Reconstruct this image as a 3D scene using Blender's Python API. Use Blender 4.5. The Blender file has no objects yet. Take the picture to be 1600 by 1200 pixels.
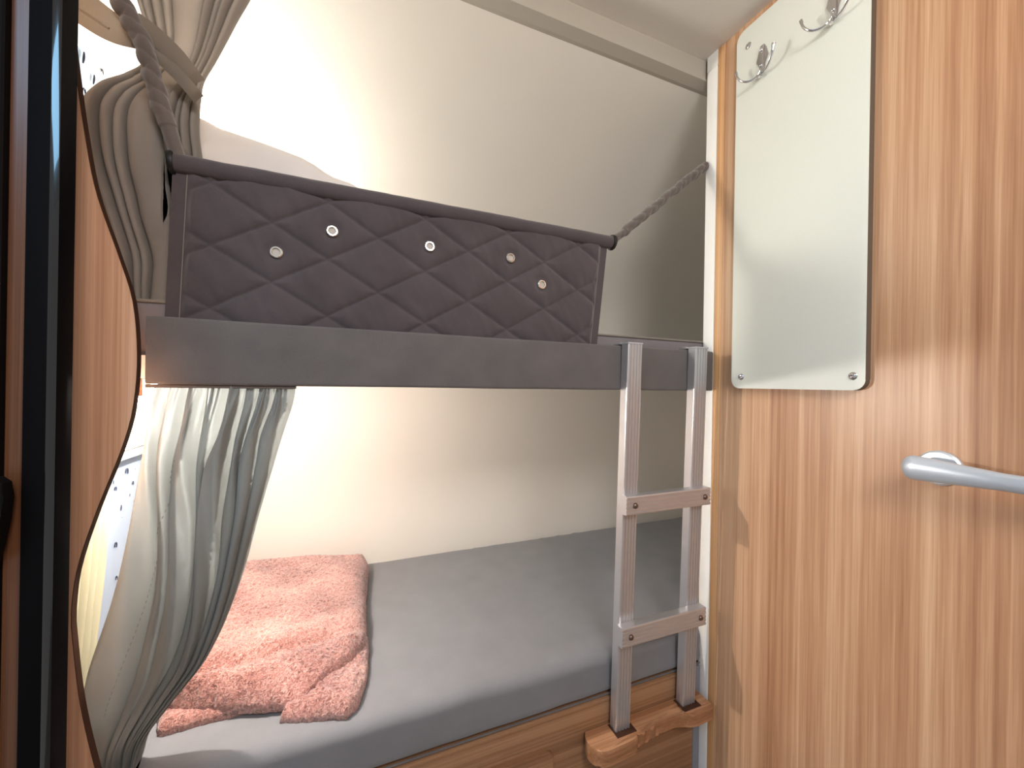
import bpy, bmesh, math, random
from mathutils import Vector, Matrix, noise
random.seed(7)
scn = bpy.context.scene
COL = scn.collection
PI = math.pi

# ------------------------------------------------------------------ helpers
def lin(r, g, b):
    f = lambda c: (c/255/12.92 if c/255 <= .04045 else ((c/255+.055)/1.055)**2.4)
    return (f(r), f(g), f(b), 1)

def obj(name, bm, mats, parent=None, smooth=True, angle=35):
    bmesh.ops.recalc_face_normals(bm, faces=bm.faces)
    me = bpy.data.meshes.new(name); bm.to_mesh(me); bm.free()
    if not isinstance(mats, (list, tuple)): mats = [mats]
    for m in mats: me.materials.append(m)
    if smooth:
        for p in me.polygons: p.use_smooth = True
        try: me.set_sharp_from_angle(angle=math.radians(angle))
        except Exception: pass
    o = bpy.data.objects.new(name, me); COL.objects.link(o)
    if parent is not None:
        o.parent = parent
        o.matrix_parent_inverse = Matrix.Translation(-Vector(parent.location))
    return o

def tag(o, label, cat, group=None):
    o['label'] = label; o['category'] = cat
    if group: o['group'] = group
    return o

def thing(name, label, cat, loc, group=None):
    o = bpy.data.objects.new(name, None); COL.objects.link(o)
    o.location = loc; o.empty_display_size = .05
    return tag(o, label, cat, group)

def struct(o):
    o['kind'] = 'structure'; return o

def box(bm, x0, x1, y0, y1, z0, z1, bev=0, seg=2, mi=0):
    r = bmesh.ops.create_cube(bm, size=1)
    vs = r['verts']
    for v in vs:
        v.co = Vector(((x0+x1)/2+v.co.x*(x1-x0), (y0+y1)/2+v.co.y*(y1-y0), (z0+z1)/2+v.co.z*(z1-z0)))
    fs = set(f for v in vs for f in v.link_faces)
    for f in fs: f.material_index = mi
    if bev:
        es = list(set(e for v in vs for e in v.link_edges))
        bmesh.ops.bevel(bm, geom=es, offset=bev, segments=seg, profile=.6, affect='EDGES')
    return vs

def grid(bm, nu, nv, fn, wrap=False, mi=0):
    rows = []
    for j in range(nv+1):
        rows.append([bm.verts.new(fn(i/nu, j/nv)) for i in range(nu if wrap else nu+1)])
    for j in range(nv):
        for i in range(nu):
            a = rows[j]; b = rows[j+1]; k = (i+1) % nu if wrap else i+1
            f = bm.faces.new((a[i], a[k], b[k], b[i])); f.material_index = mi
    return rows

def lerp_tab(tab, z):
    """tab: list of (key, vals...) ascending; smooth (Catmull-Rom like) interpolation"""
    n = len(tab)
    if z <= tab[0][0]: return tab[0][1:]
    if z >= tab[-1][0]: return tab[-1][1:]
    for i in range(n-1):
        if tab[i][0] <= z <= tab[i+1][0]:
            a, b = tab[i], tab[i+1]
            h = b[0]-a[0]; t = (z-a[0])/h
            out = []
            for k in range(1, len(a)):
                ma = (b[k]-tab[i-1][k])/(b[0]-tab[i-1][0]) if i > 0 else (b[k]-a[k])/h
                mb = (tab[i+2][k]-a[k])/(tab[i+2][0]-a[0]) if i+2 < n else (b[k]-a[k])/h
                t2, t3 = t*t, t*t*t
                out.append((2*t3-3*t2+1)*a[k]+(t3-2*t2+t)*h*ma+(-2*t3+3*t2)*b[k]+(t3-t2)*h*mb)
            return out

def spline(pts, n):
    tab = []; d = 0
    for i, p in enumerate(pts):
        if i: d += (Vector(p)-Vector(pts[i-1])).length
        tab.append((d, *p))
    return [Vector(lerp_tab(tab, d*i/n)) for i in range(n+1)]

def tube(bm, pts, rad, seg=12, deform=None, flat=1.0, cap=True, mi=0, up=Vector((0, 0, 1))):
    """sweep; rad(t) radius; deform(t, ang) factor; flat: scale along second axis"""
    n = len(pts)-1; rings = []; prev = None
    for i, p in enumerate(pts):
        p = Vector(p)
        d = (Vector(pts[min(i+1, n)])-Vector(pts[max(i-1, 0)])).normalized()
        if prev is None:
            a = d.orthogonal() if abs(d.dot(up)) > .98 else d.cross(up)
        else:
            a = prev-d*prev.dot(d)
        a.normalize(); prev = a; b = a.cross(d).normalized()
        t = i/n; ring = []
        for k in range(seg):
            w = 2*PI*k/seg
            r = rad(t) if callable(rad) else rad
            if deform: r *= deform(t, w)
            ring.append(bm.verts.new(p+a*math.cos(w)*r+b*math.sin(w)*r*flat))
        rings.append(ring)
    for i in range(n):
        for k in range(seg):
            f = bm.faces.new((rings[i][k], rings[i][(k+1) % seg], rings[i+1][(k+1) % seg], rings[i+1][k])); f.material_index = mi
    if cap:
        bm.faces.new(rings[0]).material_index = mi; bm.faces.new(rings[-1][::-1]).material_index = mi

def lathe(bm, prof, M, seg=24, mi=0):
    """prof: list of (r, h) swept round local z, placed by M"""
    rings = []
    for r, h in prof:
        if r < 1e-6: rings.append([bm.verts.new(M @ Vector((0, 0, h)))])
        else: rings.append([bm.verts.new(M @ Vector((r*math.cos(2*PI*k/seg), r*math.sin(2*PI*k/seg), h))) for k in range(seg)])
    for a, b in zip(rings, rings[1:]):
        for k in range(seg):
            q = [a[k % len(a)], a[(k+1) % len(a)], b[(k+1) % len(b)], b[k % len(b)]]
            q2 = []
            for v in q:
                if v not in q2: q2.append(v)
            if len(q2) > 2:
                f = bm.faces.new(q2); f.material_index = mi

def prism(bm, poly, fn, h0, h1, bev=0, mi=0):
    """extrude 2-D polygon; fn(a,b,h)->co"""
    A = [bm.verts.new(fn(a, b, h0)) for a, b in poly]; B = [bm.verts.new(fn(a, b, h1)) for a, b in poly]
    n = len(poly)
    fs = [bm.faces.new(A[::-1]), bm.faces.new(B)]
    for i in range(n): fs.append(bm.faces.new((A[i], A[(i+1) % n], B[(i+1) % n], B[i])))
    for f in fs: f.material_index = mi
    if bev:
        es = [e for e in set(fs[0].edges) | set(fs[1].edges)]
        bmesh.ops.bevel(bm, geom=es, offset=bev, segments=3, profile=.6, affect='EDGES')
    return fs

def rounded_rect(a0, a1, b0, b1, r, n=8):
    out = []
    for (ca, cb, s) in ((a1-r, b1-r, 0), (a0+r, b1-r, PI/2), (a0+r, b0+r, PI), (a1-r, b0+r, 1.5*PI)):
        for k in range(n+1):
            w = s+PI/2*k/n; out.append((ca+r*math.cos(w), cb+r*math.sin(w)))
    return out

def nz(x, y, z=0): return noise.noise(Vector((x, y, z)))

# ------------------------------------------------------------------ materials
def newmat(name):
    m = bpy.data.materials.new(name); m.use_nodes = True
    nt = m.node_tree; b = nt.nodes['Principled BSDF']
    return m, nt, b

def plain(name, col, rough=.5, metal=0, bump=0, bscale=200, var=0, vscale=6, coat=0, spec=.5):
    m, nt, b = newmat(name); N = nt.nodes; L = nt.links
    b.inputs['Base Color'].default_value = col; b.inputs['Roughness'].default_value = rough
    b.inputs['Metallic'].default_value = metal; b.inputs['Specular IOR Level'].default_value = spec
    if coat: b.inputs['Coat Weight'].default_value = coat
    tc = N.new('ShaderNodeTexCoord')
    if bump:
        n = N.new('ShaderNodeTexNoise'); n.inputs['Scale'].default_value = bscale; n.inputs['Detail'].default_value = 3
        L.new(tc.outputs['Object'], n.inputs['Vector'])
        bp = N.new('ShaderNodeBump'); bp.inputs['Strength'].default_value = bump; bp.inputs['Distance'].default_value = .002
        L.new(n.outputs['Fac'], bp.inputs['Height']); L.new(bp.outputs['Normal'], b.inputs['Normal'])
    if var:
        n = N.new('ShaderNodeTexNoise'); n.inputs['Scale'].default_value = vscale; n.inputs['Detail'].default_value = 4
        L.new(tc.outputs['Object'], n.inputs['Vector'])
        r = N.new('ShaderNodeValToRGB')
        r.color_ramp.elements[0].position = .3; r.color_ramp.elements[1].position = .7
        r.color_ramp.elements[0].color = tuple(c*(1-var) for c in col[:3])+(1,)
        r.color_ramp.elements[1].color = tuple(min(1, c*(1+var)) for c in col[:3])+(1,)
        L.new(n.outputs['Fac'], r.inputs['Fac']); L.new(r.outputs['Color'], b.inputs['Base Color'])
    return m

def wood(name, dark, mid, light, axis='z', rough=.35, k=1.0):
    m, nt, b = newmat(name); N = nt.nodes; L = nt.links
    tc = N.new('ShaderNodeTexCoord')
    def band(scale, stretch, detail, dist):
        mp = N.new('ShaderNodeMapping'); s = [scale, scale, scale]
        s['xyz'.index(axis)] = stretch; mp.inputs['Scale'].default_value = s
        L.new(tc.outputs['Object'], mp.inputs['Vector'])
        n = N.new('ShaderNodeTexNoise'); n.inputs['Scale'].default_value = 1; n.inputs['Detail'].default_value = detail
        n.inputs['Distortion'].default_value = dist
        L.new(mp.outputs['Vector'], n.inputs['Vector']); return n.outputs['Fac']
    a = band(13*k, .3, 2, .3); c = band(85*k, .7, 4, .5); d = band(420*k, 7, 2, 0)
    mx = N.new('ShaderNodeMath'); mx.operation = 'MULTIPLY_ADD'; mx.inputs[1].default_value = .42
    L.new(a, mx.inputs[0])
    m2 = N.new('ShaderNodeMath'); m2.operation = 'MULTIPLY_ADD'; m2.inputs[1].default_value = .42
    L.new(c, m2.inputs[0]); 
    m3 = N.new('ShaderNodeMath'); m3.operation = 'MULTIPLY'; m3.inputs[1].default_value = .18
    L.new(d, m3.inputs[0]); L.new(m3.outputs[0], m2.inputs[2]); L.new(m2.outputs[0], mx.inputs[2])
    r = N.new('ShaderNodeValToRGB'); e = r.color_ramp.elements
    e[0].position = .36; e[0].color = dark; e[1].position = .64; e[1].color = light
    x = e.new(.5); x.color = mid
    L.new(mx.outputs[0], r.inputs['Fac']); L.new(r.outputs['Color'], b.inputs['Base Color'])
    b.inputs['Roughness'].default_value = rough
    bp = N.new('ShaderNodeBump'); bp.inputs['Strength'].default_value = .08; bp.inputs['Distance'].default_value = .002
    L.new(c, bp.inputs['Height']); L.new(bp.outputs['Normal'], b.inputs['Normal'])
    return m

def fabric(name, col, weave=900, var=.12, bump=.35, rough=.95, sheen=.25, transl=0):
    m, nt, b = newmat(name); N = nt.nodes; L = nt.links
    tc = N.new('ShaderNodeTexCoord')
    n = N.new('ShaderNodeTexNoise'); n.inputs['Scale'].default_value = weave; n.inputs['Detail'].default_value = 2
    n2 = N.new('ShaderNodeTexNoise'); n2.inputs['Scale'].default_value = 14; n2.inputs['Detail'].default_value = 5
    L.new(tc.outputs['Object'], n.inputs['Vector']); L.new(tc.outputs['Object'], n2.inputs['Vector'])
    ad = N.new('ShaderNodeMath'); ad.operation = 'MULTIPLY_ADD'; ad.inputs[1].default_value = .5
    md = N.new('ShaderNodeMath'); md.operation = 'MULTIPLY'; md.inputs[1].default_value = .5
    L.new(n.outputs['Fac'], ad.inputs[0]); L.new(n2.outputs['Fac'], md.inputs[0]); L.new(md.outputs[0], ad.inputs[2])
    r = N.new('ShaderNodeValToRGB'); e = r.color_ramp.elements
    e[0].position = .3; e[0].color = tuple(c*(1-var) for c in col[:3])+(1,)
    e[1].position = .7; e[1].color = tuple(min(1, c*(1+var)) for c in col[:3])+(1,)
    L.new(ad.outputs[0], r.inputs['Fac']); L.new(r.outputs['Color'], b.inputs['Base Color'])
    b.inputs['Roughness'].default_value = rough; b.inputs['Sheen Weight'].default_value = sheen
    b.inputs['Specular IOR Level'].default_value = .2
    bp = N.new('ShaderNodeBump'); bp.inputs['Strength'].default_value = bump; bp.inputs['Distance'].default_value = .001
    L.new(n.outputs['Fac'], bp.inputs['Height']); L.new(bp.outputs['Normal'], b.inputs['Normal'])
    if transl:
        t = N.new('ShaderNodeBsdfTranslucent'); L.new(r.outputs['Color'], t.inputs['Color'])
        mx = N.new('ShaderNodeMixShader'); mx.inputs[0].default_value = transl
        L.new(b.outputs[0], mx.inputs[1]); L.new(t.outputs[0], mx.inputs[2])
        L.new(mx.outputs[0], N['Material Output'].inputs['Surface'])
    return m

def emit(name, col, s):
    m, nt, b = newmat(name)
    b.inputs['Emission Color'].default_value = col; b.inputs['Emission Strength'].default_value = s
    b.inputs['Base Color'].default_value = (.9, .9, .9, 1)
    return m

M_wood = wood('pear_wood_veneer', lin(160, 112, 80), lin(197, 151, 116), lin(222, 183, 148))
M_wood_jamb = wood('amber_wood_jamb', lin(196, 142, 96), lin(216, 164, 114), lin(230, 184, 136), k=1.6)
M_panel = wood('panel_veneer', lin(178, 132, 104), lin(204, 158, 128), lin(222, 180, 152), k=1.7)
M_edge = plain('dark_edge_band', lin(66, 42, 30), .7, spec=.15)
M_board = wood('bunk_base_wood', lin(122, 86, 60), lin(146, 106, 76), lin(168, 128, 96), axis='x', k=1.5)
M_rest = wood('oiled_ledge_wood', lin(136, 92, 62), lin(164, 116, 82), lin(190, 144, 108), axis='x', k=2.2)
M_stile = wood('shaded_stile_wood', lin(70, 40, 26), lin(96, 60, 38), lin(118, 78, 50), k=2)  # dim light on the stile is put into these dark tones
M_wall = plain('cream_wallboard', lin(229, 222, 212), .75, bump=.1, bscale=120, var=.02, vscale=3)
M_ceil = plain('ceiling_board', lin(230, 224, 216), .8, bump=.15, bscale=160)
M_trim = plain('grey_ceiling_trim', lin(176, 168, 156), .6, bump=.1, bscale=200)
M_postgrey = plain('shaded_corner_strip', lin(128, 128, 136), .6)  # shade on the strip below mattress level, put into this grey
M_white = plain('white_edge_trim', lin(250, 249, 245), .5)
M_wwall = plain('white_side_wall', lin(235, 232, 222), .7, bump=.1)
M_floor = wood('grey_vinyl_floor', lin(96, 88, 80), lin(120, 112, 102), lin(140, 132, 120), axis='y')
M_black = plain('black_gloss_post', lin(6, 6, 9), .14, coat=1, spec=.5)
M_black_matte = plain('black_matte_post', lin(7, 6, 8), .7, spec=.08)
M_dark = plain('black_shadow_wood', lin(12, 9, 9), .7, spec=.1)  # near-black holds the shade on the return; the latch itself is black
M_fascia = fabric('grey_upholstery', lin(98, 93, 92), 700, .22)
M_upmat = fabric('upper_mattress_cloth', lin(122, 116, 118), 700, .08)
M_guard = fabric('charcoal_quilted_cloth', lin(78, 70, 72), 700, .18, sheen=.35)
M_strap = fabric('charcoal_gathered_cloth', lin(100, 91, 87), 700, .12, sheen=.35)
M_stitch = fabric('pale_stitching', lin(128, 120, 112), 600, .1)
M_black_cord = plain('black_rubber_ring', lin(14, 14, 16), .5)
M_mat = fabric('grey_mattress_cloth', lin(122, 121, 124), 800, .09, bump=.25)
M_curt = fabric('pale_grey_curtain_cloth', lin(160, 162, 160), 900, .05, sheen=.12)
M_curt2 = fabric('taupe_curtain_cloth', lin(172, 163, 155), 900, .05, sheen=.15)
M_hem = fabric('curtain_stitching', lin(140, 138, 130), 900, .06)
M_tie = fabric('taupe_tieback_cloth', lin(160, 148, 136), 900, .06)
M_sheer = fabric('cream_sheer_cloth', lin(226, 222, 196), 900, .05, transl=.2)
M_pillow = fabric('white_pillow_cotton', lin(226, 218, 214), 900, .04, transl=.1)
M_alu = plain('ribbed_aluminium', lin(204, 203, 206), .33, metal=.75, bump=.01, bscale=300)
M_rivet = plain('bronze_rivet', lin(128, 108, 96), .35, metal=.9)
M_cap = plain('grey_plastic_cap', lin(176, 174, 178), .5)
M_chrome = plain('polished_chrome', lin(225, 225, 228), .08, metal=1)
M_satin = plain('satin_steel', lin(212, 222, 234), .3, metal=.45)
M_hook_panel = plain('pale_grey_board', lin(232, 235, 226), .45, bump=.12, bscale=900, var=.015, vscale=500)
M_board_edge = plain('board_edge_shade', lin(96, 84, 72), .6)  # shade on the board's unlit side faces, put into the colour
M_eye = plain('nickel_eyelet', lin(225, 222, 216), .18, metal=.9)
M_eye_hole = plain('eyelet_mesh', lin(176, 168, 158), .6)
M_bulb = emit('lit_bulb', (1, .95, .84, 1), 30)
M_lampbody = plain('white_lamp_body', lin(232, 228, 220), .4)
M_frame = plain('window_frame_plastic', lin(206, 208, 206), .5)
M_cass = plain('grey_blind_cassette', lin(188, 192, 190), .5)
M_blind = fabric('pale_blue_blind', lin(206, 224, 244), 900, .03, transl=.5)
M_print = plain('dark_blue_print', lin(34, 40, 62), .7)

def fleece():
    m, nt, b = newmat('dusty_pink_fleece'); N = nt.nodes; L = nt.links
    tc = N.new('ShaderNodeTexCoord')
    v = N.new('ShaderNodeTexNoise'); v.inputs['Scale'].default_value = 170; v.inputs['Detail'].default_value = 3; v.inputs['Distortion'].default_value = 1.2
    w = N.new('ShaderNodeTexNoise'); w.inputs['Scale'].default_value = 9; w.inputs['Detail'].default_value = 3
    L.new(tc.outputs['Object'], v.inputs['Vector']); L.new(tc.outputs['Object'], w.inputs['Vector'])
    ad = N.new('ShaderNodeMath'); ad.operation = 'MULTIPLY_ADD'; ad.inputs[1].default_value = .65
    md = N.new('ShaderNodeMath'); md.operation = 'MULTIPLY'; md.inputs[1].default_value = .35
    L.new(v.outputs['Fac'], ad.inputs[0]); L.new(w.outputs['Fac'], md.inputs[0]); L.new(md.outputs[0], ad.inputs[2])
    r = N.new('ShaderNodeValToRGB'); e = r.color_ramp.elements
    e[0].position = .36; e[0].color = lin(116, 72, 66); e[1].position = .64; e[1].color = lin(216, 168, 156)
    x = e.new(.5); x.color = lin(174, 121, 111)
    L.new(ad.outputs[0], r.inputs['Fac']); L.new(r.outputs['Color'], b.inputs['Base Color'])
    b.inputs['Roughness'].default_value = 1; b.inputs['Sheen Weight'].default_value = .5; b.inputs['Specular IOR Level'].default_value = .1
    bp = N.new('ShaderNodeBump'); bp.inputs['Strength'].default_value = .9; bp.inputs['Distance'].default_value = .006
    L.new(v.outputs['Fac'], bp.inputs['Height']); L.new(bp.outputs['Normal'], b.inputs['Normal'])
    return m
M_fleece = fleece()

# ------------------------------------------------------------------ camera (eye at 1.2 m, level, about 1 degree of roll)
F, TH, YAW = 615., .0165, math.radians(22.2)
cam_d = bpy.data.cameras.new('camera'); cam_d.sensor_width = 36; cam_d.sensor_fit = 'HORIZONTAL'
cam_d.lens = F/1600*36; cam_d.clip_start = .02
cam = bpy.data.objects.new('camera', cam_d); COL.objects.link(cam)
fw = Vector((math.sin(YAW), math.cos(YAW), 0)); rt = Vector((math.cos(YAW), -math.sin(YAW), 0)); up = Vector((0, 0, 1))
rt2 = rt*math.cos(TH)+up*math.sin(TH); up2 = up*math.cos(TH)-rt*math.sin(TH)
# image-right axis: unrolled a' = a cos + b sin (b down)
cx = rt*math.cos(TH)+up*math.sin(TH); cy = up*math.cos(TH)-rt*math.sin(TH)
Mx = Matrix((cx, cy, -fw)).transposed().to_4x4(); Mx.translation = Vector((0, 0, 1.2))
cam.matrix_world = Mx
scn.camera = cam

# ------------------------------------------------------------------ room shell
XL, XR, YB, XE = -.52, .99, 1.69, 1.93
bm = bmesh.new(); box(bm, XL-.3, XE+.1, -1.3, YB+.05, -.04, 0); struct(obj('floor', bm, M_floor))
bm = bmesh.new(); box(bm, -1.4, XE+.1, -1.3, .935, 2.2, 2.24); struct(obj('ceiling', bm, M_ceil))

prof = spline([(1.69, 0, 0), (1.69, .7, 0), (1.69, 1.3, 0), (1.655, 1.52, 0), (1.545, 1.72, 0), (1.36, 1.9, 0), (1.13, 2.05, 0), (.905, 2.14, 0)], 70)
bm = bmesh.new()
grid(bm, 24, 70, lambda u, v: (XL-.02+(XE+.04-XL)*u, prof[round(v*70)].x+.0015*nz(u*7, v*9), prof[round(v*70)].y))
ret = bmesh.ops.extrude_face_region(bm, geom=bm.faces[:])
for v in [g for g in ret['geom'] if isinstance(g, bmesh.types.BMVert)]: v.co.y += .025; v.co.z += .012
wb = struct(obj('wall_back', bm, M_wall, angle=60))

bm = bmesh.new()
prism(bm, [(.90, 2.2), (.90, 2.145), (.896, 2.142), (.896, 2.136), (.925, 2.128), (.96, 2.128), (.96, 2.2)], lambda a, b, h: (h, a, b), XL-.02, XE)
struct(obj('trim_1', bm, M_trim, smooth=False))

# left side wall with two window openings
bm = bmesh.new()
W1 = (1.0, 1.58, .56, 1.04); W2 = (.93, 1.38, 1.5, 1.88)
t0, t1 = XL-.03, XL
def wl(y0, y1, z0, z1): box(bm, t0, t1, y0, y1, z0, z1)
wl(.83, W1[0], 0, 1.2); wl(W1[1], YB, 0, 1.2); wl(W1[0], W1[1], 0, W1[2]); wl(W1[0], W1[1], W1[3], 1.2)
wl(.83, W2[0], 1.2, 2.2); wl(W2[1], YB, 1.2, 1.6); wl(W2[1], 1.5, 1.6, 1.9); wl(W2[0], W2[1], 1.2, W2[2]); wl(W2[0], 1.3, W2[3], 2.2)
struct(obj('wall_left', bm, M_wwall, smooth=False))

def scribble(bm, y, z, s, kind, seed):
    s *= .62
    n = 8; pts = []
    if kind == 0:   # curl
        for k in range(n+1):
            w = 3.6*k/n-.4; pts.append((XL+.0095, y+s*.5*math.cos(w), z+s*math.sin(w)))
    elif kind == 1:  # slanting stroke
        for k in range(n+1): pts.append((XL+.0095, y+s*.25*math.sin(2*k/n), z+s*(k/n-.5)*2))
    else:           # blot
        for k in range(n+1): pts.append((XL+.0095, y+s*.3*k/n, z+s*.25*k/n))
    tube(bm, pts, lambda t: s*.10*(1+.8*math.sin(PI*t)), 6, mi=1)

def window(n, W, marks, cassette):
    y0, y1, z0, z1 = W
    bm = bmesh.new()
    b = .022
    for a in ((y0, y1, z0, z0+b), (y0, y1, z1-b, z1), (y0, y0+b, z0+b, z1-b), (y1-b, y1, z0+b, z1-b)):
        box(bm, XL-.028, XL+.008, a[0], a[1], a[2], a[3], .003, 1)
    o = struct(obj('window_%d' % n, bm, M_frame))
    bm = bmesh.new(); box(bm, XL-.022, XL-.018, y0+b, y1-b, z0+b, z1-b)
    m, nt, bs = newmat('window_acrylic'); bs.inputs['Base Color'].default_value = (.85, .93, 1, 1)
    bs.inputs['Transmission Weight'].default_value = .9; bs.inputs['Roughness'].default_value = .05
    obj('pane', bm, m, o, smooth=False)
    bm = bmesh.new()
    grid(bm, 20, 6, lambda u, v: (XL+.006+.0006*math.sin(u*40), y0+b*.5+(y1-y0-b)*u, z0+b*.5+(z1-z0-b)*v))
    for i, (y, z, s, k) in enumerate(marks): scribble(bm, y, z, s, k, i)
    bl = obj('printed_blind', bm, [M_blind, M_print], o)
    if cassette:
        bm = bmesh.new()
        box(bm, XL, XL+.03, y0-.01, y1+.01, z1-.035, z1+.012, .006, 2)
        box(bm, XL+.03, XL+.034, y0-.01, y1+.01, z1-.01, z1-.004)
        obj('blind_cassette', bm, M_cass, o)
    return o
mk1 = [(1.20, .955, .008, 1), (1.26, .965, .016, 0), (1.29, .93, .010, 0), (1.21, .935, .012, 0), (1.275, .905, .006, 1), (1.235, .885, .011, 1),
       (1.30, .965, .006, 2), (1.245, .945, .004, 2), (1.215, .80, .014, 0), (1.24, .86, .005, 2), (1.30, .88, .010, 0), (1.35, .93, .014, 0), (1.38, .88, .010, 1),
       (1.33, .82, .012, 0), (1.22, .72, .011, 0), (1.28, .75, .008, 1)]
window(1, W1, mk1, True)
mk2 = [(1.065, 1.845, .02, 1), (1.10, 1.825, .017, 1), (1.13, 1.805, .015, 1), (1.07, 1.775, .015, 0), (1.10, 1.745, .016, 1), (1.06, 1.72, .012, 0), (1.13, 1.86, .012, 0), (1.02, 1.80, .015, 0), (1.02, 1.74, .012, 1)]
window(2, W2, mk2, False)

# right side: wood door, jamb and white edge trim; niche continues behind it
bm = bmesh.new(); box(bm, XR, XR+.03, -1.3, .828, 0, 2.2); door = struct(obj('door_1', bm, M_wood, smooth=False))
bm = bmesh.new(); box(bm, XR-.0015, XR+.03, .829, .852, 0, 2.2, .001, 1); struct(obj('trim_2', bm, M_wood_jamb, smooth=False))
bm = bmesh.new(); box(bm, XR-.003, XR+.03, .8525, .89, 0, 2.155, .004, 2); box(bm, XR-.002, XR+.03, .8525, .89, 2.155, 2.2); struct(obj('trim_3', bm, M_white))
bm = bmesh.new(); box(bm, XE, XE+.03, .86, YB+.02, 0, 2.2); struct(obj('wall_right', bm, M_wwall, smooth=False))
bm = bmesh.new(); box(bm, XR+.03, XE, .86, .89, 0, 2.2); struct(obj('wall_partition', bm, M_wwall, smooth=False))

# left foreground: black post, wood stile and return with shade put into their colour
bm = bmesh.new()
box(bm, -.388, -.3657, .70, .731, 0, 2.2, .0015, 2)
box(bm, -.3655, -.3555, .6985, .731, 0, 2.2, .0012, 2)
o = struct(obj('trim_4', bm, [M_black_matte, M_black]))
for p in o.data.polygons:
    if p.normal.y < -.9 and p.center.x > -.3656: p.material_index = 1
bm = bmesh.new(); box(bm, -.4062, -.3882, .704, .731, 0, 2.2, .001, 1); struct(obj('trim_5', bm, M_stile))
bm = bmesh.new(); box(bm, -.60, -.4064, .694, .731, 0, 2.2, .002, 1); struct(obj('trim_6', bm, M_dark))

# ------------------------------------------------------------------ wavy wood panel
edge = spline([(-.392, 2.2, 0), (-.405, 1.95, 0), (-.4, 1.75, 0), (-.3917, 1.6613, 0), (-.3805, 1.57, 0), (-.3662, 1.4833, 0), (-.3387, 1.3891, 0), (-.3209, 1.3211, 0), (-.3142, 1.2307, 0),
               (-.3187, 1.1498, 0), (-.3311, 1.0898, 0), (-.3601, .9929, 0), (-.381, .9078, 0), (-.3867, .841, 0), (-.3848, .8019, 0), (-.3749, .7022, 0), (-.3567, .5983, 0), (-.335, .50, 0), (-.32, .40, 0), (-.315, .2, 0), (-.315, 0, 0)], 110)
tp = thing('side_panel', 'wood veneer panel with wavy edge beside the left ends of both bunks', 'panel', (-.42, .81, 0))
bm = bmesh.new()
grid(bm, 1, 110, lambda u, v: ((-.517 if u == 0 else edge[round(v*110)].x), .80, edge[round(v*110)].y))
ret = bmesh.ops.extrude_face_region(bm, geom=bm.faces[:])
for v in [g for g in ret['geom'] if isinstance(g, bmesh.types.BMVert)]: v.co.y = .812
obj('board', bm, M_panel, tp)
bm = bmesh.new()
def eb(u, v):
    i = round(v*110); p = edge[i]; d = (edge[min(i+1, 110)]-edge[max(i-1, 0)]).normalized()
    n = Vector((-d.y, d.x))
    k = [(0, .7995), (.0007, .80), (.0007, .812), (0, .8125)][round(u*3)]
    return (p.x+n.x*k[0], k[1], p.y+n.y*k[0])
grid(bm, 3, 110, eb)
o = obj('edge_band', bm, M_edge, tp); o['label'] = 'dark edging along the wavy side'

# black latch at far left
tl = thing('door_latch', 'black latch at the far left edge beside the black post', 'latch', (-.405, .69, 1.02))
bm = bmesh.new()
prism(bm, [(-.43, 1.075), (-.399, 1.075), (-.3915, 1.068), (-.390, 1.05), (-.3925, 1.02), (-.397, .99), (-.401, .965), (-.43, .955)], lambda a, b, h: (a, h, b), .676, .694, .003)
obj('latch_body', bm, M_dark, tl)
bm = bmesh.new(); box(bm, -.432, -.405, .668, .676, 1.0, 1.03, .002, 2); obj('latch_lever', bm, M_dark, tl)

# ------------------------------------------------------------------ upper bunk
ub = thing('upper_bunk', 'upper bunk with a long grey upholstered front rail', 'bunk bed', (.3, 1.2, 1.19))
bm = bmesh.new(); box(bm, -.5, XE, .884, YB-.005, 1.2, 1.24); obj('bed_board', bm, M_white, ub, smooth=False)
bm = bmesh.new()
x0, x1 = -.323, .985
# upholstered rail: rounded rectangle section with a soft top lip
sec = rounded_rect(.85, .882, 1.189, 1.306, .006, 5)
n = 80
rings = []
for i in range(n+1):
    x = x0+(x1-x0)*i/n
    e = min(1, (i if i < n/2 else n-i)/1.5); s = .985+.015*e
    rings.append([bm.verts.new((x, .866+(a-.866)*s+.0006*nz(x*6, b*20), 1.2475+(b-1.2475)*s+.0012*nz(x*5, 3))) for a, b in sec])
for i in range(n):
    for k in range(len(sec)):
        bm.faces.new((rings[i][k], rings[i][(k+1) % len(sec)], rings[i+1][(k+1) % len(sec)], rings[i+1][k]))
bm.faces.new(rings[0]); bm.faces.new(rings[-1][::-1])
obj('front_rail', bm, M_fascia, ub)
bm = bmesh.new(); box(bm, -.5, -.34, .884, .92, 1.168, 1.1995, .002, 1); o = obj('support_batten', bm, M_board, ub); o['label'] = 'wood batten under the bunk'

um = thing('upper_mattress', 'grey mattress lying on the upper bunk behind its rail', 'mattress', (.3, 1.2, 1.24))
bm = bmesh.new()
box(bm, -.5, XE-.01, .893, 1.60, 1.24, 1.341, .016, 4)
for v in bm.verts: v.co.z += .002*nz(v.co.x*3, v.co.y*3) if v.co.z > 1.3 else 0
obj('mattress_cover', bm, M_upmat, um)
bm = bmesh.new(); tube(bm, [(-.49, .8925, 1.337), (XE-.02, .8925, 1.337)], .003, 8); obj('piping', bm, M_stitch, um)

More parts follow.
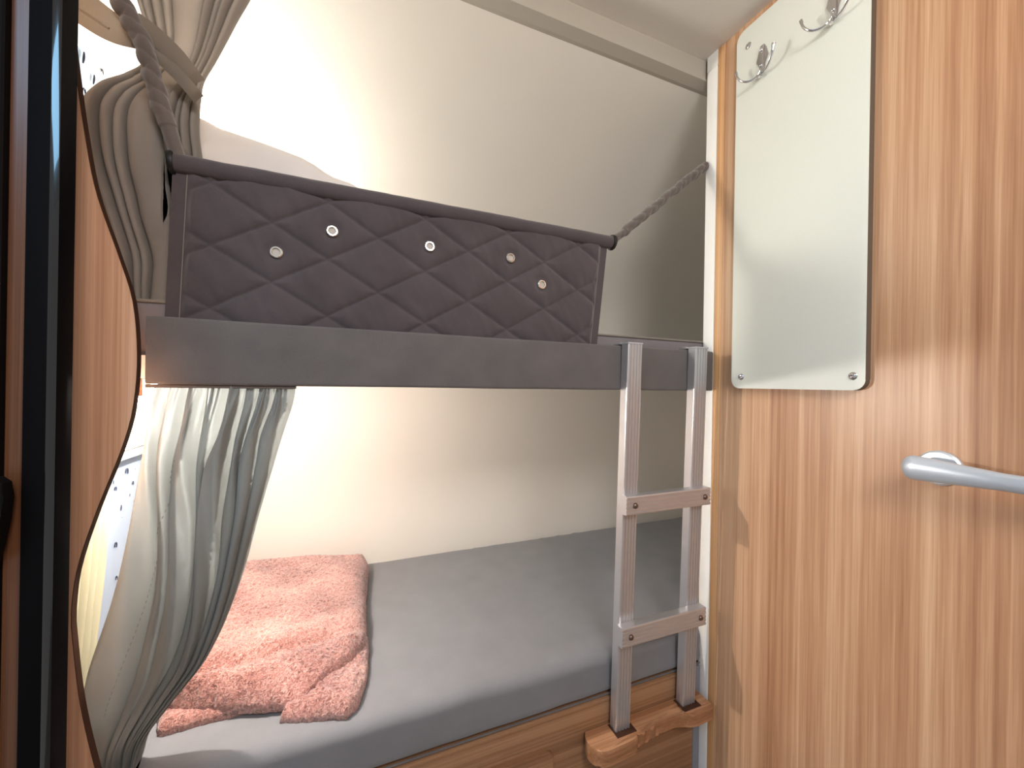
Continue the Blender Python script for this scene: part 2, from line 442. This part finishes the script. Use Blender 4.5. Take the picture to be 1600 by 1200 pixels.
tpil = thing('pillow', 'white pillow propped on the upper bunk behind the left half of the quilted guard', 'pillow', (-.22, 1.03, 1.34))
bm = bmesh.new()
def pil(u, v):
    a = 2*PI*u; c = PI*(v-.5)
    sg = lambda x, p: math.copysign(abs(x)**p, x)
    Yv = .062*math.sin(c)
    X = .265*sg(math.cos(a), .55)*abs(math.cos(c))**.45; Zv = .185*sg(math.sin(a), .55)*abs(math.cos(c))**.45
    p = Vector((X, Yv, Zv)); p *= 1+.05*nz(X*9, Zv*9, Yv*8)
    p.y += .008*nz(X*16, Zv*16); p.z += .022*nz(X*11, 3.1); p.y += .012*nz(X*7, Zv*13, 5)
    p = Matrix.Rotation(math.radians(-10), 3, 'X') @ (Matrix.Rotation(math.radians(11), 3, 'Y') @ p)
    return p+Vector((-.215, 1.035, 1.555))
grid(bm, 72, 40, pil, wrap=True)
bmesh.ops.remove_doubles(bm, verts=bm.verts[:], dist=.0005)
obj('pillow_case', bm, M_pillow, tpil, angle=80)

# ------------------------------------------------------------------ quilted guard
tg = thing('bunk_guard', 'charcoal quilted safety guard with five eyelets above upper bunk rail', 'bed guard', (.15, .868, 1.3))
X0, SX, Z0, SZ = .148, .1966, 1.447, .116
def gx(u, z):
    t = (z-1.305)/(1.575-1.305)
    return (-.311+.008*t)+u*((.604+.028*t)-(-.311+.008*t))
eyes = [(-.1385, 1.4475), (-.0406, 1.5041), (.1563, 1.5022), (.35, 1.5033), (.4348, 1.4484)]
def quilt(x, z, u):
    p = (x-X0)/SX+(z-Z0)/SZ; q = (x-X0)/SX-(z-Z0)/SZ
    dp = abs(p-round(p)); dq = abs(q-round(q))
    d = min(dp, dq)
    h = .0085*(1-math.exp(-d*13))+.003*min(1, dp*2)*min(1, dq*2)
    m = min(1, max(0, (u-.024)/.012), max(0, (1-.022-u)/.012))
    h *= m
    h += m*.0028*nz(x*22+z*14, z*9, 1)+m*.0016*nz(x*60+z*25, z*20, 4)
    for ex, ez in eyes:
        dd = math.hypot(x-ex, z-ez); h = h*(1-math.exp(-(dd/.02)**4))+(h*.35)*math.exp(-(dd/.02)**4)
    return h
bm = bmesh.new()
NU, NV = 420, 120
def gf(u, v):
    z = 1.288+(1.578-1.288)*v; x = gx(u, z)
    return (x, .8865-quilt(x, z, u), z)
def gb(u, v):
    z = 1.288+(1.578-1.288)*v
    return (gx(u, z), .8905, z)
grid(bm, NU, NV, gf); grid(bm, 4, 2, gb)
obj('quilted_panel', bm, M_guard, tg, angle=80)
for uu in (.0235, .977):
    bm = bmesh.new()
    tube(bm, [(gx(uu, z), .8855, z) for z in [1.30+.27*k/30 for k in range(31)]], .0008, 6)
    obj('side_seam', bm, M_stitch, tg)
bm = bmesh.new()
tube(bm, [(-.303+.95*k/60, .8855, 1.5865+.0015*nz(k*.3, 1)) for k in range(61)], lambda t: .0165, 20,
     deform=lambda t, w: 1+.03*nz(t*30, math.cos(w), math.sin(w)))
rs = obj('rail_sleeve', bm, M_guard, tg)
for xx in (-.302, .646):
    bm = bmesh.new()
    lathe(bm, [(.0135, -.004), (.0195, -.004), (.0205, 0), (.0195, .004), (.0135, .004), (.0135, -.004)], Matrix.Translation((xx, .8855, 1.5865)) @ Matrix.Rotation(PI/2, 4, 'Y'), 24)
    obj('end_ring', bm, M_black_cord, tg)
for ex, ez in eyes:
    bm = bmesh.new()
    Mm = Matrix.Translation((ex, .8790, ez)) @ Matrix.Rotation(PI/2, 4, 'X')
    lathe(bm, [(.0066, -.003), (.0066, .0012), (.0078, .0026), (.0098, .0026), (.0114, .0012), (.0118, -.003)], Mm, 28)
    lathe(bm, [(0, -.0005), (.0067, -.0005)], Mm, 20, mi=1)
    obj('eyelet', bm, [M_eye, M_eye_hole], tg)
def scrunch(k, seed):
    def f(t, w):
        s = t*k
        a = abs(math.sin(PI*s+.5*w+1.6*nz(s*.6, seed)+.6*math.sin(2*w)))**.6
        b = abs(math.sin(PI*1.63*s-1.0*w+2.0*nz(s*.5, seed+4)))**.6
        return .70+.26*a+.20*b+.22*nz(s*1.1+math.cos(w)*.8, math.sin(w)*.8, seed)
    return f
bm = bmesh.new()
pl = spline([(-.2955, .8855, 1.597), (-.3087, .88, 1.6492), (-.3208, .876, 1.6905), (-.3301, .874, 1.732), (-.3392, .872, 1.7677), (-.3567, .872, 1.8054), (-.3738, .872, 1.845), (-.395, .872, 1.90), (-.42, .874, 1.98), (-.437, .876, 2.06)], 260)
sc = scrunch(11, 3.1)
tube(bm, pl, lambda t: .0165 if t > .1 else .0145, 28, deform=lambda t, w: (1 if t < .13 else (1-(t-.13)/.03)+sc(t, w)*(t-.13)/.03 if t < .16 else sc(t, w)), flat=.8)
o = obj('hanging_strap', bm, M_strap, tg, angle=80); o['label'] = 'thick gathered strap at the left end'
bm = bmesh.new()
pl = spline([(.6505, .8855, 1.593), (.72, .886, 1.652), (.7968, .887, 1.7163), (.89, .888, 1.796), (.985, .889, 1.872)], 200)
sc2 = scrunch(9, 8.7)
tube(bm, pl, lambda t: .0135-.002*(t < .1), 24, deform=lambda t, w: sc2(t, w), flat=.85)
o = obj('hanging_strap', bm, M_strap, tg, angle=80); o['label'] = 'thin gathered strap at the right end'

# ------------------------------------------------------------------ lower bunk
lb = thing('lower_bunk', 'wooden lower bunk base with storage flap and ladder ledge', 'bunk bed', (.3, 1.2, 0))
bm = bmesh.new()
box(bm, -.5, .962, .8805, .90, 0, .352, .001, 1)
box(bm, -.5, .962, .8765, .90, .352, .3615, .002, 2)
box(bm, -.5, .962, .8785, .884, .2995, .352, .001, 1)
obj('front_board', bm, M_board, lb)
bm = bmesh.new(); box(bm, -.5, XE, .90, YB-.005, .33, .36); obj('slat_board', bm, M_board, lb, smooth=False)
bm = bmesh.new(); box(bm, .962, XR-.003, .879, .90, 0, .36, .001, 1); o = obj('corner_post', bm, M_postgrey, lb); o['label'] = 'corner strip with shade put into its grey'
bm = bmesh.new(); prism(bm, rounded_rect(-.1, .485, .04, .278, .016), lambda a, b, h: (a, h, b), .872, .8805, .003); obj('storage_flap', bm, M_board, lb)
bm = bmesh.new()
back = [(.973, .8795), (.5825, .8795)]
front = spline([(.5825, .8795, 0), (.571, .858, 0), (.571, .836, 0), (.582, .818, 0), (.602, .8095, 0), (.64, .8095, 0), (.685, .8125, 0), (.702, .8165, 0), (.712, .829, 0), (.73, .8265, 0), (.745, .834, 0), (.765, .83, 0), (.785, .838, 0), (.81, .8355, 0), (.84, .8365, 0), (.868, .830, 0), (.90, .8175, 0), (.95, .8175, 0), (.973, .8195, 0)], 90)
poly = [(p.x, p.y) for p in front]+[(.973, .8795)]
prism(bm, poly, lambda a, b, h: (a, b, h), .252, .2925, .005)
for v in bm.verts:
    if .70 < v.co.x < .87 and v.co.y < .86: v.co.z -= .010*min(1, (v.co.x-.70)/.02, (.87-v.co.x)/.02)*(v.co.z > .27)*max(0, min(1, (.86-v.co.y)/.02)); v.co.y += .003*nz(v.co.x*90, v.co.z*60)
lr = obj('ladder_rest', bm, M_rest, lb); lr['label'] = 'carved wooden ledge holding the ladder feet'
for xx in (.648, .876):
    bm = bmesh.new(); box(bm, xx, xx+.062, .829, .873, .2915, .2935, .0006, 1)
    obj('socket_shade', bm, M_edge, lr)  # thin dark plate stands in for the shade inside a foot socket

lm = thing('lower_mattress', 'grey mattress covering the lower bunk', 'mattress', (.3, 1.2, .3615))
bm = bmesh.new()
# rounded section swept along x
sec = rounded_rect(.8815, YB-.004, .3615, .476, .03, 8)
sec2 = []
for i in range(len(sec)):
    a, b = sec[i], sec[(i+1) % len(sec)]
    L = math.hypot(b[0]-a[0], b[1]-a[1]); k = max(1, int(L/.02))
    for j in range(k): sec2.append((a[0]+(b[0]-a[0])*j/k, a[1]+(b[1]-a[1])*j/k))
n = 150; rings = []
for i in range(n+1):
    x = -.5+(XE-.01+.5)*i/n
    ring = []
    for a, b in sec2:
        up_ = max(0, (b-.40)/.076)
        dz = up_*(.004*nz(x*3.5, a*4)+.0022*nz(x*9, a*7, 2))
        fr = max(0, 1-(a-.88)/.10)
        dz += up_*fr*.0035*max(0, nz(x*26+a*22, a*5, 7))
        if x > .5 and a > 1.35: dz += up_*.004*max(0, nz((x-a*.6)*22, 3, 9))
        ring.append(bm.verts.new((x, a+fr*.003*nz(x*12, b*20, 5)*(b > .37), b+dz)))
    rings.append(ring)
for i in range(n):
    for k in range(len(sec2)):
        bm.faces.new((rings[i][k], rings[i][(k+1) % len(sec2)], rings[i+1][(k+1) % len(sec2)], rings[i+1][k]))
bm.faces.new(rings[0]); bm.faces.new(rings[-1][::-1])
obj('mattress_cover', bm, M_mat, lm, angle=80)
bm = bmesh.new(); tube(bm, [(-.49, .8825, .368), (XE-.02, .8825, .368)], .0022, 8); obj('piping', bm, M_fascia, lm)

# ------------------------------------------------------------------ blanket: folded fleece
tb = thing('folded_blanket', 'dusty pink fleece blanket folded on the lower mattress', 'blanket', (-.15, 1.35, .478))
def patch(bm, left, right, z0, hfn, nu=150, nv=150, edge=.09):
    """left/right: tables keyed by v (0 front .. 1 back) of (x, y)"""
    def f(u, v):
        a = Vector(lerp_tab(left, v)); b = Vector(lerp_tab(right, v)); p = a.lerp(b, u)
        d = min(u, 1-u, v, 1-v)/edge
        r = math.sqrt(max(0, 1-(1-min(1, d))**2))
        x, y = p.x, p.y
        wob = .006*nz(x*14, y*14, 3)
        h = hfn(u, v, x, y)*r+.0035*r*nz(x*95, y*95, 2)+.0025*r*nz(x*190, y*190, 6)
        return (x+wob*(1-r)+.0025*nz(x*90, y*90, 9), y+wob*(1-r)+.0025*nz(x*90, y*90, 4), z0+h)
    top = grid(bm, nu, nv, f)
    per = [top[0][i] for i in range(nu+1)]+[top[j][nu] for j in range(1, nv+1)]+[top[nv][i] for i in range(nu-1, -1, -1)]+[top[j][0] for j in range(nv-1, 0, -1)]
    c = bm.verts.new((sum(v.co.x for v in per)/len(per), sum(v.co.y for v in per)/len(per), z0-.001))
    for i in range(len(per)): bm.faces.new((per[i], c, per[(i+1) % len(per)]))
bm = bmesh.new()
L = [(0, -.33, 1.03), (.15, -.38, 1.07), (.5, -.44, 1.25), (.85, -.44, 1.5), (1, -.42, 1.655)]
R = [(0, -.09, .955), (.04, -.05, .985), (.10, .0, 1.03), (.2, .04, 1.085), (.3, .05, 1.14), (.6, .055, 1.33), (.9, .072, 1.57), (1, .062, 1.625)]
# front edge sags towards the viewer in the middle
def hmain(u, v, x, y):
    h = .052+.012*math.sin(u*3+.6)+.014*(1-u)*(v > .0)
    h += .018*v*v+.02*max(0, 1-u*2.2)*v
    h += .007*nz(x*6, y*6, 1)+.004*nz(x*16, y*14, 8)
    h -= .010*math.exp(-((v-.12-.20*u*u)/.035)**2)
    h += .012*math.exp(-((v-.22-.20*u*u)/.06)**2)
    return h
patch(bm, L, R, .486, hmain, 190, 190)
obj('top_fold', bm, M_fleece, tb, angle=180)
bm = bmesh.new()
L = [(0, -.352, 1.0), (.5, -.38, 1.1), (1, -.40, 1.3)]
R = [(0, -.12, 1.0), (.5, -.08, 1.08), (1, -.06, 1.3)]
patch(bm, L, R, .477, lambda u, v, x, y: .026+.006*nz(x*12, y*12), 90, 60)
o = obj('under_fold', bm, M_fleece, tb, angle=180); o['label'] = 'lower layer showing under the front edge'
bm = bmesh.new()
L = [(0, -.13, .945), (.5, -.12, 1.02), (1, -.1, 1.1)]
R = [(0, .0, .905), (.25, .03, .935), (.6, .05, 1.03), (1, .055, 1.16)]
patch(bm, L, R, .478, lambda u, v, x, y: .036+.008*nz(x*14, y*14, 5), 90, 80, .2)
o = obj('corner_fold', bm, M_fleece, tb, angle=180); o['label'] = 'corner tucked under the front right edge'

# ------------------------------------------------------------------ ladder
tla = thing('bunk_ladder', 'aluminium ladder with two rungs leaning on the upper bunk rail', 'ladder', (.79, .85, .2925))
def fy(z): return .8435+(z-.2925)*(.819-.8435)/(1.312-.2925)   # front face of the rails
def ribbed_section(w, d, n=4, dep=.002):
    """closed polygon (a across, b depth): ribbed front face at b=0"""
    p = [(0, d), (0, .003), (.0008, .001), (.003, 0)]
    a0, a1 = .004, w-.004; s = (a1-a0)/n
    for k in range(n):
        c = a0+s*(k+.5)
        p += [(c-s*.22, 0), (c-s*.14, dep), (c+s*.14, dep), (c+s*.22, 0)]
    p += [(w-.003, 0), (w-.0008, .001), (w, .003), (w, d)]
    return p
def rail(x, w):
    bm = bmesh.new(); s = ribbed_section(w, .026)
    zb, zt = .2925, 1.308
    A = [bm.verts.new((x+a, fy(zb)+b, zb)) for a, b in s]; B = [bm.verts.new((x+a, fy(zt)+b, zt)) for a, b in s]
    bm.faces.new(A); bm.faces.new(B[::-1])
    for i in range(len(s)): bm.faces.new((A[i], A[(i+1) % len(s)], B[(i+1) % len(s)], B[i]))
    r = obj('side_rail', bm, M_alu, tla, angle=20)
    bm = bmesh.new(); box(bm, x-.0008, x+w+.0008, fy(zt)-.0008, fy(zt)+.0265, zt, zt+.0045, .0012, 2); obj('end_cap', bm, M_cap, r)
    bm = bmesh.new()
    pts = spline([(x+.006, fy(1.296)+.02, 1.303), (x+.006, .852, 1.3115), (x+.006, .868, 1.3125), (x+.006, .885, 1.3105), (x+.006, .8868, 1.299)], 20)
    for q in (0, 1):
        tube(bm, [p+Vector((q*(w-.012), 0, 0)) for p in pts], .0026, 8)
    box(bm, x+.002, x+w-.002, .85-.0005, .887, 1.3085, 1.3115, .001, 1)
    obj('hook', bm, M_alu, r)
    return r
rail(.6535, .046); rail(.8835, .046)
def rung(zc, h):
    bm = bmesh.new(); s = ribbed_section(h, .025, 4, .0018)
    ym = fy(zc)-.0252
    x0, x1 = .6445, .9305
    A = [bm.verts.new((x0, ym+b, zc-h/2+a)) for a, b in s]; B = [bm.verts.new((x1, ym+b, zc-h/2+a)) for a, b in s]
    bm.faces.new(A); bm.faces.new(B[::-1])
    for i in range(len(s)): bm.faces.new((A[i], A[(i+1) % len(s)], B[(i+1) % len(s)], B[i]))
    r = obj('rung', bm, M_alu, tla, angle=20)
    for xx in (.672, .911):
        bm = bmesh.new()
        lathe(bm, [(.0075, -.001), (.0074, .0006), (.006, .003), (.0035, .0045), (0, .005)], Matrix.Translation((xx, ym+.0002, zc-.001)) @ Matrix.Rotation(PI/2, 4, 'X'), 20)
        obj('rivet', bm, M_rivet, r)
rung(.897, .048); rung(.558, .050)

# ------------------------------------------------------------------ lower curtain
tc_ = thing('bunk_curtain', 'pale grey curtain gathered under the upper bunk rail, drawn left', 'curtain', (-.25, .868, 1.19))
k9 = .868/.9
def rowx(zz, l, r): return None
# z, left x, right x, fold amplitude (in the plane y = .868)
low = [(.40, -.405, -.350, .010), (.47, -.407, -.348, .012), (.535, -.405, -.330, .012), (.582, -.406, -.317, .011), (.632, -.409, -.282, .011), (.70, -.402, -.232, .013),
       (.82, -.372, -.188, .015), (.95, -.348, -.158, .016), (1.09, -.331, -.1235, .014), (1.15, -.3245, -.107, .012), (1.180, -.3225, -.1025, .008), (1.189, -.3225, -.1025, .006)]
# valley positions across the cloth (0 left edge .. 1 right edge) at several heights
valleys = [(.40, .42, .55, .66, .77, .86, .93, .97), (.60, .44, .57, .70, .80, .875, .935, .975), (.67, .435, .565, .69, .79, .87, .93, .97), (.755, .38, .49, .66, .73, .83, .90, .96),
           (.865, .305, .40, .575, .62, .78, .855, .93), (.95, .23, .314, .507, .546, .71, .82, .91), (1.045, .134, .23, .40, .48, .668, .73, .86), (1.10, .105, .23, .37, .51, .64, .72, .83), (1.19, .10, .23, .36, .50, .63, .73, .86)]
fdepth = [.55, .8, .9, .6, 1.0, .8, .9, .7]
def fold(u, z):
    pos = [0]+list(lerp_tab(valleys, z))+[1]
    for i in range(len(pos)-1):
        if pos[i] <= u <= pos[i+1]:
            s = (u-pos[i])/(pos[i+1]-pos[i])
            dep = fdepth[i]*(1+.3*nz(i*3.7, z*2.2, 2))
            s = s**(1+.6*nz(i*5.1, 3.3))          # lean each fold to one side
            return dep*math.sin(PI*s)**.5*(1+.12*math.sin(PI*s*3+z*20)*(i in (0, 2, 4))), -.17*(pos[i+1]-pos[i])*math.sin(2*PI*s)*(.25 if i == 0 else 1)
    return 0, 0
def lowcurt(u, v):
    z = .497+(1.189-.497)*v
    xl, xr, am = lerp_tab(low, z)
    u2 = max(0, min(1, u+.012*nz(z*6, u*2.5, 4)*math.sin(PI*u)))
    x = xl+(xr-xl)*u
    fo, sh_ = fold(u2, z)
    x += (xr-xl)*sh_*max(.0, min(1, (1.12-z)/.15))
    y = .881-am*3.1*fo
    if z < .74:
        q = min(1, (.74-z)/.12)
        y -= q*.007*math.sin((z-.75*x)*62+1.5*nz(x*7, z*7))*(.3+.7*math.sin(PI*u))
    if z > 1.09: y += .0035*math.sin(u*115+5*nz(u*6, z*5))*min(1, (z-1.09)/.07)
    t = max(0, min(1, (1.0-z)/.42)); k = min(1+.086*t*t*(3-2*t), .7205/(1.2-z)) if z < 1.0 else 1   # the tail is drawn back over the mattress
    return (x*k, .876*k+(y-.876), 1.2-(1.2-z)*k)
bm = bmesh.new(); grid(bm, 420, 200, lowcurt)
bmesh.ops.solidify(bm, geom=bm.faces[:], thickness=.0012)
obj('curtain_cloth', bm, M_curt, tc_, angle=180)
bm = bmesh.new()
for k in range(46):
    v = .20+.62*k/46
    p = Vector(lowcurt(.27, v)); q = Vector(lowcurt(.27, v+.006))
    tube(bm, [p+Vector((0, -.0016, 0)), q+Vector((0, -.0016, 0))], .0006, 5)
obj('hem_stitching', bm, M_hem, tc_)
bm = bmesh.new(); box(bm, -.326, -.10, .858, .880, 1.1835, 1.1895, .001, 1); obj('header_tape', bm, M_strap, tc_)

# ------------------------------------------------------------------ upper curtain
tu = thing('bunk_curtain', 'taupe curtain tied back at the left end of the upper bunk', 'curtain', (-.35, .93, 1.34))
upc = [(1.325, -.385, -.30, .012, .0), (1.37, -.393, -.27, .014, .0), (1.4233, -.398, -.25, .016, 0), (1.5187, -.4215, -.262, .02, 0), (1.5912, -.4405, -.272, .022, 0), (1.6713, -.4475, -.2825, .022, 0), (1.715, -.432, -.2835, .018, 0),
       (1.7532, -.396, -.2815, .012, 0), (1.785, -.37, -.277, .010, 0), (1.83, -.362, -.259, .012, 0), (1.88, -.372, -.240, .016, 0), (1.9234, -.385, -.224, .019, 0), (2.0, -.40, -.195, .02, 0), (2.09, -.40, -.18, .02, 0)]
fu = [0, .075, .165, .27, .37, .70, .79, .86, .93, 1.0]
fd = [.9, 1.25, 1.1, 1.0, 1.05, 1.1, .8, 1.1, .8]
def ufold(u, z):
    for i in range(len(fu)-1):
        if fu[i] <= u <= fu[i+1]:
            s = (u-fu[i])/(fu[i+1]-fu[i])
            return fd[i]*(1+.3*nz(i*2.3, z*2.5, 5))*math.sin(PI*s)**.6, -.15*(fu[i+1]-fu[i])*math.sin(2*PI*s)
    return 0, 0
def upcurt(u, v):
    z = 1.345+(2.09-1.345)*v
    xl, xr, am, _ = lerp_tab(upc, z)
    w = max(0, 1-abs(z-1.6)/.17)
    x = xl+(xr-xl)*u
    if z < 1.75: u = max(0, min(1, u+.035*math.sin(z*14)*math.sin(PI*u)))
    fo, sh_ = ufold(u, z)
    x += (xr-xl)*sh_
    y = .952-am*1.9*fo-.014*math.sin(PI*u)*w
    y -= .012*w*math.sin((z-1.1*x)*44+1)*math.exp(-((u-.55)/.2)**2)*max(0, min(1, (1.56-z)/.06))
    return (x, max(y, .912) if (z < 1.62 and x > -.325) else y, z)
bm = bmesh.new(); grid(bm, 320, 200, upcurt)
bmesh.ops.solidify(bm, geom=bm.faces[:], thickness=.0012)
obj('curtain_cloth', bm, M_curt2, tu, angle=180)

def ribbon(bm, pts, width, thick=.0025, tilt=None, n=40):
    P = spline(pts, n)
    def f(u, v):
        i = round(v*n); p = P[i]
        d = (P[min(i+1, n)]-P[max(i-1, 0)]).normalized()
        w = width(v) if callable(width) else width
        side = d.cross(Vector((0, -1, 0))); side = side.normalized() if side.length > .2 else Vector((0, 0, 1))
        if side.z < 0: side = -side
        bow = -.003*math.cos((u-.5)*PI)
        return p+side*(u-.5)*w+Vector((0, bow, 0))
    grid(bm, 8, n, f)
tt = thing('curtain_tieback', 'taupe cloth tieback wrapped around the upper curtain', 'tieback', (-.30, .9, 1.75))
bm = bmesh.new(); ribbon(bm, [(-.362, .888, 1.825), (-.335, .885, 1.808), (-.305, .886, 1.783), (-.282, .892, 1.757), (-.274, .905, 1.749)], .032)
bmesh.ops.solidify(bm, geom=bm.faces[:], thickness=.003); obj('upper_band', bm, M_tie, tt)
bm = bmesh.new(); ribbon(bm, [(-.345, .890, 1.785), (-.318, .886, 1.765), (-.292, .888, 1.742), (-.2755, .894, 1.725), (-.271, .906, 1.7215)], .022)
bmesh.ops.solidify(bm, geom=bm.faces[:], thickness=.003); obj('lower_band', bm, M_tie, tt)
bm = bmesh.new(); ribbon(bm, [(-.350, .890, 1.80), (-.385, .885, 1.798), (-.42, .885, 1.815), (-.455, .889, 1.84), (-.50, .90, 1.865), (-.519, .91, 1.872)], lambda t: .048+.02*t)
bmesh.ops.solidify(bm, geom=bm.faces[:], thickness=.003)
obj('wall_band', bm, M_tie, tt)
bm = bmesh.new(); tube(bm, [(-.47, .886, 1.842), (-.43, .881, 1.812), (-.39, .8805, 1.792)], .002, 6); obj('band_fold', bm, M_tie, tt)

# cream sheer by the lower window
ts = thing('window_curtain', 'cream pleated sheer curtain at the lower left window', 'curtain', (-.48, .97, 1.0))
bm = bmesh.new()
sh = [(.482, .842, 1.0), (.6, .842, 1.05), (.8, .842, 1.095), (.93, .842, 1.105), (1.04, .842, 1.108), (1.10, .842, 1.108)]
def sheer(u, v):
    z = .482+.618*v; y0, y1 = lerp_tab(sh, z)
    return (-.478+.010*math.sin(2*PI*u*9+.6*math.sin(z*5))+.004*nz(u*14, z*4), y0+(y1-y0)*u, z)
grid(bm, 160, 40, sheer); bmesh.ops.solidify(bm, geom=bm.faces[:], thickness=.001)
obj('pleated_cloth', bm, M_sheer, ts, angle=180)
bm = bmesh.new(); tube(bm, [(-.478, .835, 1.105), (-.478, 1.095, 1.105)], .005, 10); obj('curtain_wire', bm, M_frame, ts)

# ------------------------------------------------------------------ bunk lamps
def lamp(loc, label, group):
    t = thing('reading_lamp', label, 'lamp', loc, group)
    x, y, z = loc
    bm = bmesh.new(); lathe(bm, [(0, 0), (.022, 0), (.022, -.010), (.014, -.014), (0, -.014)], Matrix.Translation(loc), 24); obj('lamp_base', bm, M_lampbody, t)
    bm = bmesh.new(); lathe(bm, [(0, 0)]+[(.023*math.sin(PI*k/12), .023-.023*math.cos(PI*k/12)) for k in range(1, 12)]+[(0, .046)], Matrix.Translation((x, y, z-.060)), 20); obj('bulb', bm, M_bulb, t)
    return t
lamp((-.380, 1.0, 1.20), 'small lit lamp under the left end of the upper bunk', None)

# ------------------------------------------------------------------ hook board on the door
BX = XR-.0175
th = thing('hook_board', 'tall pale grey rounded board with coat hooks on the wood door', 'board', (XR, .627, 1.2))
bm = bmesh.new()
prism(bm, rounded_rect(.472, .7785, 1.1985, 2.17, .022), lambda a, b, h: (h, a, b), XR, BX, .0015)
for f in bm.faces:
    if abs(f.normal.x) < .5: f.material_index = 1
hb = obj('board', bm, [M_hook_panel, M_board_edge], th)
hb.data.update()
for p in hb.data.polygons: p.material_index = 1 if abs(p.normal.x) < .4 else 0
def screw(y, z, r, parent, x=BX):
    bm = bmesh.new()
    Mm = Matrix.Translation((x+.0005, y, z)) @ Matrix.Rotation(-PI/2, 4, 'Y')
    lathe(bm, [(r, 0), (r, .001), (r*.8, .0028), (r*.4, .0042), (r*.15, .0044), (r*.1, .003), (0, .003)], Mm, 20)
    obj('screw', bm, M_chrome, parent)
screw(.744, 2.118, .0085, th); screw(.7495, 1.2295, .0085, th); screw(.494, 1.2285, .0085, th); screw(.494, 2.118, .0085, th)
def coat_hook(y, z, label):
    # a two-pronged wardrobe hook, base plate flat on the board
    t = thing('coat_hook', label, 'hook', (BX, y, z), 'coat hooks on the grey board')
    bm = bmesh.new()
    pts = [(-.006, -.030), (.006, -.030), (.0085, -.014), (.0165, .004), (.010, .028), (.004, .040), (-.004, .040), (-.010, .028), (-.0165, .004), (-.0085, -.014)]
    fs = prism(bm, pts, lambda a, b, h: (h, y+a, z+b), BX, BX-.003)
    bm.verts.ensure_lookup_table()
    obj('base_plate', bm, M_chrome, t, smooth=False)
    bm = bmesh.new()
    prism(bm, [(-.0055, -.032), (.0055, -.032), (.0045, .036), (-.0045, .036)], lambda a, b, h: (h, y+a, z+b), BX-.003, BX-.0075, .0012)
    obj('spine', bm, M_chrome, t)
    for s in (1, -1):
        bm = bmesh.new()
        P = spline([(BX-.006, y+s*.001, z-.026), (BX-.011, y+s*.010, z-.040), (BX-.019, y+s*.022, z-.044), (BX-.027, y+s*.036, z-.038), (BX-.032, y+s*.046, z-.024), (BX-.033, y+s*.051, z-.006)], 30)
        tube(bm, P, lambda q: .0045-.0012*math.sin(PI*q)+(.0008 if q > .9 else 0), 12, flat=.75)
        obj('prong', bm, M_chrome, t)
    bm = bmesh.new()
    P = spline([(BX-.005, y, z-.03), (BX-.012, y, z-.045), (BX-.02, y, z-.047)], 10)
    tube(bm, P, .004, 10); obj('lower_tip', bm, M_chrome, t)
    for dz in (-.016, .024): screw(y+.0085*(dz > 0)*0, z+dz, .0042, t, BX-.0078)
coat_hook(.702, 2.047, 'chrome double coat hook beside the board screw, lower in the photo')
coat_hook(.538, 2.047, 'chrome double coat hook nearer the door handle, cut by the top of the photo')

# ------------------------------------------------------------------ lever handle
Rz = Matrix.Translation((XR, .366, 1.061)) @ Matrix.Rotation(-PI/2, 4, 'Y')
bm = bmesh.new()
P = spline([(XR-.044, .402, 1.0605), (XR-.0445, .37, 1.0605), (XR-.045, .33, 1.06), (XR-.046, .29, 1.0595), (XR-.046, .25, 1.059), (XR-.043, .215, 1.0585), (XR-.036, .195, 1.0585)], 60)
def hr(t):
    e = math.sqrt(max(0, 1-(1-min(1, t/.10))**2))
    e2 = math.sqrt(max(0, 1-(1-min(1, (1-t)/.06))**2))
    return max(.0006, (.0238-.0098*min(1, t/.6))*e*e2)
tube(bm, P, hr, 24, flat=.55, up=Vector((1, 0, 0)))
tube(bm, [(XR-.008, .372, 1.061), (XR-.040, .372, 1.061)], .0095, 16)
dh = obj('door_handle', bm, M_satin, door, angle=50); dh['label'] = 'satin steel lever handle on the wood door'
bm = bmesh.new()
lathe(bm, [(.031, 0), (.031, .006), (.028, .009), (.012, .0095), (0, .0095)], Rz, 40)
obj('handle_rose', bm, M_satin, dh)

# ------------------------------------------------------------------ lights
def point(name, loc, w, col, r):
    l = bpy.data.lights.new(name, 'POINT'); l.energy = w; l.color = col; l.shadow_soft_size = r
    o = bpy.data.objects.new(name, l); COL.objects.link(o); o.location = loc; return o
def area(name, loc, target, w, col, sx, sy):
    l = bpy.data.lights.new(name, 'AREA'); l.energy = w; l.color = col; l.shape = 'RECTANGLE'; l.size = sx; l.size_y = sy
    o = bpy.data.objects.new(name, l); COL.objects.link(o); o.location = loc
    o.rotation_euler = (Vector(target)-Vector(loc)).to_track_quat('-Z', 'Y').to_euler(); return o
point('lower_lamp_light', (-.343, 1.01, 1.163), 22, (1, .93, .86), .009)
point('upper_lamp_light', (-.37, 1.33, 1.76), 16, (1, .96, .85), .09)
area('ceiling_light', (.22, -.75, 2.1), (.25, .9, 1.05), 26, (1, .96, .92), .6, .45)
area('roof_hatch_daylight', (-.93, -.36, 2.19), (-.93, -.36, 0), 14, (.33, .67, 1), .55, .85)

w = bpy.data.worlds.new('world'); w.use_nodes = True; scn.world = w
w.node_tree.nodes['Background'].inputs['Color'].default_value = (1, .97, .94, 1)
w.node_tree.nodes['Background'].inputs['Strength'].default_value = .42
scn.view_settings.view_transform = 'Standard'
scn.view_settings.look = 'None'
scn.view_settings.exposure = 0
